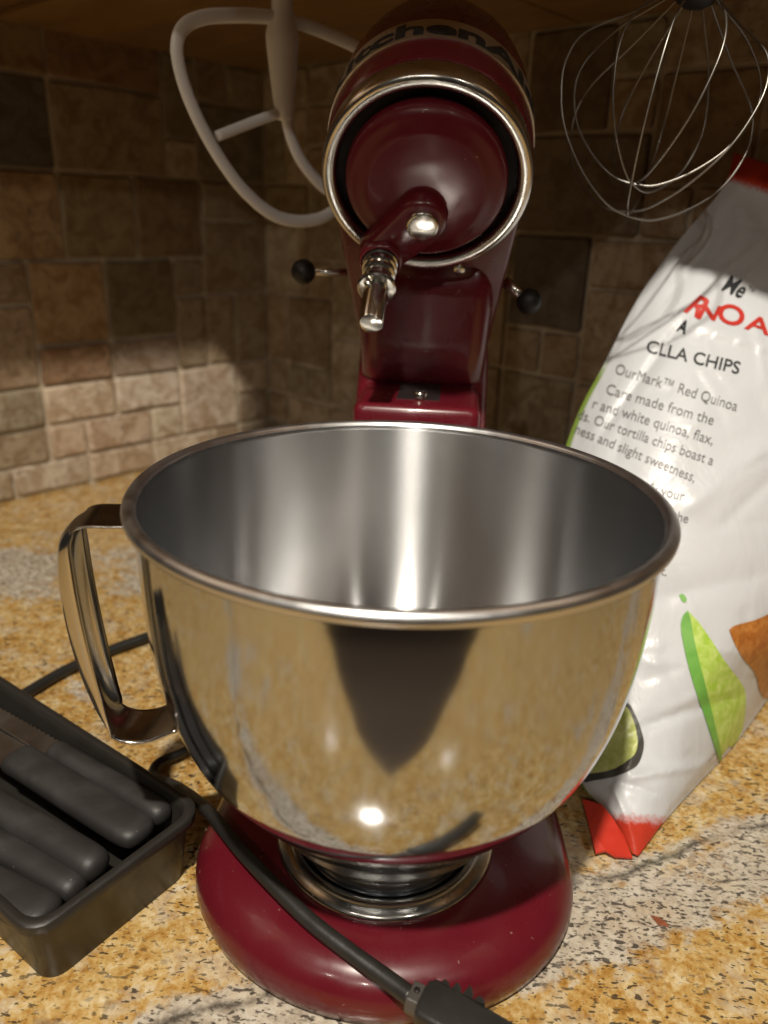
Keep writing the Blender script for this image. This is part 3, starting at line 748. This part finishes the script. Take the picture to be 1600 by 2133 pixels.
depth += crease((1330, 1510), (1560, 1440), .0028, 14, .4)
depth += crease((1300, 1620), (1480, 1590), -.0030, 12, .3)
depth += crease((1280, 1640), (1330, 1770), -.0022, 9, .3)
depth += crease((1370, 1240), (1600, 1190), .0015, 26, .4)
depth += crease((1430, 470), (1300, 720), .0010, 10, .3)
depth += crease((1480, 450), (1350, 640), -.0009, 8, .2)
depth += crease((1530, 420), (1420, 600), .0010, 9, .2)
depth += crease((1560, 430), (1520, 560), -.0009, 9, .2)
depth += crease((1240, 800), (1190, 900), .0016, 9, .2)
rndp = np.random.RandomState(4)
for _ in range(70):
    x, y = rndp.uniform(1200, 1640), rndp.uniform(420, 1640); an_ = rndp.uniform(0, math.pi); ll = rndp.uniform(40, 190)
    depth += crease((x, y), (x + ll * math.cos(an_), y + ll * math.sin(an_)), rndp.uniform(-.0015, .0015), rndp.uniform(4, 13), rndp.uniform(-.6, .6))
edge = np.minimum(1, 9 * np.minimum(ss, 1 - ss))[None, :] * np.minimum(1, 8 * np.minimum(np.linspace(0, 1, NTT), np.linspace(1, 0, NTT)))[:, None]
vd = front - CAM; vd /= np.linalg.norm(vd, axis=-1, keepdims=True)
front = front + vd * (depth * edge)[..., None]
front[..., 2] = np.maximum(front[..., 2], .0022)
backd = np.array([.60, .72, 0.05]); backd /= np.linalg.norm(backd)
bul = (1 - (2 * ss - 1) ** 2) ** .6; tt = np.linspace(0, 1, NTT); bt = np.clip(np.sin(np.pi * np.clip(tt, 0, 1)) ** .55, 0, 1)
back = front - vd * (depth * edge)[..., None] + backd * (.085 * bul[None, :] * bt[:, None])[..., None]
lim = (np.array([CORNER[0], CORNER[1]]) @ D[:2]) - .008                # stay clear of the tiled wall
over = np.maximum(0, back[..., :2] @ D[:2] - lim); back[..., 0] -= over * D[0]; back[..., 1] -= over * D[1]
back[..., 2] = np.maximum(back[..., 2], .0015)
V = np.concatenate([front.reshape(-1, 3), back.reshape(-1, 3)]) - BL0; F = []; nv = NTT * NS
for i in range(NTT - 1):
    for j in range(NS - 1):
        q = (i * NS + j, i * NS + j + 1, (i + 1) * NS + j + 1, (i + 1) * NS + j)
        F.append(q[::-1]); F.append(tuple(nv + k for k in q))
per = [(0, j) for j in range(NS)] + [(i, NS - 1) for i in range(1, NTT)] + [(NTT - 1, j) for j in range(NS - 2, -1, -1)] + [(i, 0) for i in range(NTT - 2, 0, -1)]
for k in range(len(per)):
    a, b_ = per[k][0] * NS + per[k][1], per[(k + 1) % len(per)][0] * NS + per[(k + 1) % len(per)][1]; F.append((a, b_, nv + b_, nv + a))
film = mesh('bag_film', V, F, BAG, bag)
uvl = film.data.uv_layers.new(name='UVMap'); uvv = np.array([(ss[j], tt[i]) for i in range(NTT) for j in range(NS)] * 2)
idx = np.empty(len(film.data.loops), int); film.data.loops.foreach_get('vertex_index', idx); uvl.data.foreach_set('uv', uvv[idx].ravel())
FF = [q for i in range(NTT - 1) for j in range(NS - 1) for q in [(i * NS + j, i * NS + j + 1, (i + 1) * NS + j + 1, (i + 1) * NS + j)]]
BVH = BVHTree.FromPolygons([Vector(p) for p in front.reshape(-1, 3)], FF)
def onbag(px, py, off):
    d = Vector(ray(px, py)); d.normalize(); h, n_, *_ = BVH.ray_cast(Vector(CAM), d)
    if h is None: return None
    if n_.dot(d) > 0: n_ = -n_
    return h + n_ * off - Vector(BL0)
def printed(name, v2, faces, mat, off=.00045, biggest=False):
    P = [onbag(x, y, off) for x, y in v2]
    keep = [f_ for f_ in faces if all(P[i] is not None for i in f_)]
    if not keep: return None
    if biggest:
        own = list(range(len(P)))
        def root(i):
            while own[i] != i: own[i] = own[own[i]]; i = own[i]
            return i
        for f_ in keep:
            for i in f_[1:]: own[root(i)] = root(f_[0])
        cnt = {}
        for f_ in keep: cnt[root(f_[0])] = cnt.get(root(f_[0]), 0) + 1
        best = max(cnt, key=cnt.get); keep = [f_ for f_ in keep if root(f_[0]) == best]
    used_ = sorted({i for f_ in keep for i in f_}); re_ = {i: k for k, i in enumerate(used_)}
    P = [P[i] for i in used_]; keep = [tuple(re_[i] for i in f_) for f_ in keep]
    return mesh(name, [p if p is not None else (0, 0, 0) for p in P], keep, mat, bag, True, fix=False)
def line(body, p0, p1, cap, mat, offset=.0, shear=0.0):
    v_, f_ = text_vf(body, 1, offset); x0, x1 = v_[:, 0].min(), v_[:, 0].max(); p0, p1 = np.array(p0, float), np.array(p1, float)
    d = p1 - p0; up = np.array([d[1], -d[0]]) / np.linalg.norm(d)
    v2 = [p0 + d * (x - x0) / (x1 - x0) + up * (y / .70 * cap) + d / np.linalg.norm(d) * shear * y * cap for x, y, _ in v_]
    return printed('lettering', v2, f_, mat)
line('Me', (1502, 604), (1543, 622), 36, INKB, .02, .3); line('\u2122', (1553, 612), (1566, 618), 18, INKG)
line('R', (1424, 648), (1458, 664), 44, INKR, .03, .55); line('N', (1452, 664), (1490, 668), 30, INKR, .03, .5)
line('O', (1490, 666), (1544, 684), 40, INKR, .025, 0); line('A', (1549, 684), (1602, 700), 32, INKR, .02, 0)
line('A', (1408, 687), (1428, 697), 26, INKB, .04, 0)
line('CLLA CHIPS', (1345, 733), (1538, 780), 26, INKB, .012)
line('OurMark\u2122 Red Quinoa', (1281, 778), (1533, 857), 22, INKG)
line('Care made from the', (1262, 820), (1484, 886), 22, INKG)
line('r and white quinoa, flax,', (1234, 850), (1483, 927), 22, INKG)
line('ds. Our tortilla chips boast a', (1203, 872), (1483, 970), 21, INKG)
line('ness and slight sweetness,', (1197, 902), (1445, 1005), 21, INKG)
line('satisfy your', (1306, 1015), (1424, 1044), 21, INKG)
line('the', (1400, 1082), (1432, 1090), 20, INKG)
line('t.', (1374, 1196), (1388, 1200), 18, INKG)
def blob(name, poly, mat, off, n=4, steps=3):
    P = cr(list(poly) + [poly[0]], n)[:-1]; b = bmesh.new(); b.faces.new([b.verts.new((p[0], p[1], 0)) for p in P]); bmesh.ops.triangulate(b, faces=b.faces)
    for _ in range(steps):
        es = [e for e in b.edges if e.calc_length() > 16]
        if es: bmesh.ops.subdivide_edges(b, edges=es, cuts=1); bmesh.ops.triangulate(b, faces=b.faces)
    b.verts.index_update(); v2 = [(q.co.x, q.co.y) for q in b.verts]; f_ = [tuple(x.index for x in q.verts) for q in b.faces]; b.free()
    return printed(name, v2, f_, mat, off, True)
def ink(name, c1, c2_, scale): 
    t = NT(name); t.l(t.ramp(t.noise(t.coord(), scale, 5, .6, .6), [(.35, c1), (.65, c2_)]), t.b.inputs['Base Color']); t.set(Roughness=.36); return t.m
LIME, RIND = ink('lime_flesh_print', (.40, .62, .06), (.62, .78, .22), 160), ink('lime_rind_print', (.14, .40, .06), (.22, .50, .10), 60)
CHIP, GUAC, DISH = ink('tortilla_chip_print', (.38, .12, .02), (.58, .24, .055), 160), ink('guacamole_print', (.42, .48, .10), (.66, .70, .28), 120), ink('dark_dish_print', (.05, .05, .045), (.09, .085, .075), 60)
blob('lime_print', [(1432, 1272), (1455, 1296), (1482, 1335), (1515, 1385), (1548, 1430), (1552, 1470), (1545, 1520), (1525, 1555), (1500, 1580), (1482, 1500), (1458, 1410), (1440, 1330)], LIME, .0005)
blob('lime_rind_print', [(1432, 1272), (1421, 1285), (1418, 1312), (1430, 1375), (1448, 1440), (1472, 1510), (1497, 1584), (1501, 1570), (1484, 1495), (1466, 1420), (1447, 1340), (1438, 1290)], RIND, .0008)
blob('leaf_print', [(1414, 1240), (1422, 1237), (1430, 1247), (1428, 1255), (1420, 1252)], RIND, .0005)
blob('tortilla_chip_print', [(1518, 1312), (1530, 1303), (1570, 1292), (1640, 1275), (1640, 1400), (1600, 1452), (1582, 1440), (1572, 1402), (1545, 1368), (1528, 1338)], CHIP, .0005)
blob('dip_dish_print', [(1225, 1470), (1300, 1462), (1322, 1486), (1338, 1530), (1340, 1562), (1326, 1595), (1290, 1615), (1240, 1626), (1212, 1622), (1200, 1540)], DISH, .0005)
blob('guacamole_print', [(1225, 1480), (1298, 1470), (1318, 1498), (1327, 1540), (1320, 1572), (1292, 1597), (1250, 1610), (1215, 1605), (1205, 1540)], GUAC, .0008)
line('\u2014 \u2014 \u2014', (1478, 1588), (1500, 1560), 10, INKG)
# red crimped seal folded flat on the worktop
sp = [(1213, 1664), (1228, 1722), (1241, 1776), (1262, 1771), (1282, 1783), (1318, 1786), (1300, 1740), (1274, 1700), (1254, 1676)]
SEAL = simple('red_seal_film', (.60, .040, .020), .38, var=.15, scale=90, bump=.3, bscale=500)
zt = [.012, .009, .004, .005, .004, .003, .006, .010, .013]
up_ = [onz(x, y, z) - BL0 for (x, y), z in zip(sp, zt)]; dn = [p - np.array((0, 0, .0012)) for p in up_]; n_ = len(sp)
mesh('bottom_seal', up_ + dn, [tuple(range(n_)), tuple(range(n_, 2 * n_))[::-1]] + [(i, n_ + i, n_ + (i + 1) % n_, (i + 1) % n_) for i in range(n_)], SEAL, bag, False)

# ------------------------------------------------------------------ crumb on the worktop
p = onz(1371, 1928, 0); cm = simple('crumb', (.30, .09, .04), .6)
v = [(0, 0, .0005), (.0052, -.0012, .0006), (.0030, .0034, .0005), (-.0022, .0052, .0006), (.0012, .0004, .0032), (.0034, .0002, .0026), (.0006, .0030, .0024)]
cr_ = mesh('crumb', v, [(0, 1, 5, 4), (1, 2, 5), (2, 3, 6), (3, 0, 4, 6), (4, 5, 6), (5, 2, 6), (3, 2, 1, 0)], cm, None, False); cr_.location = p
tag(cr_, 'small reddish crumb lying on the pale granite vein at right', 'crumb')
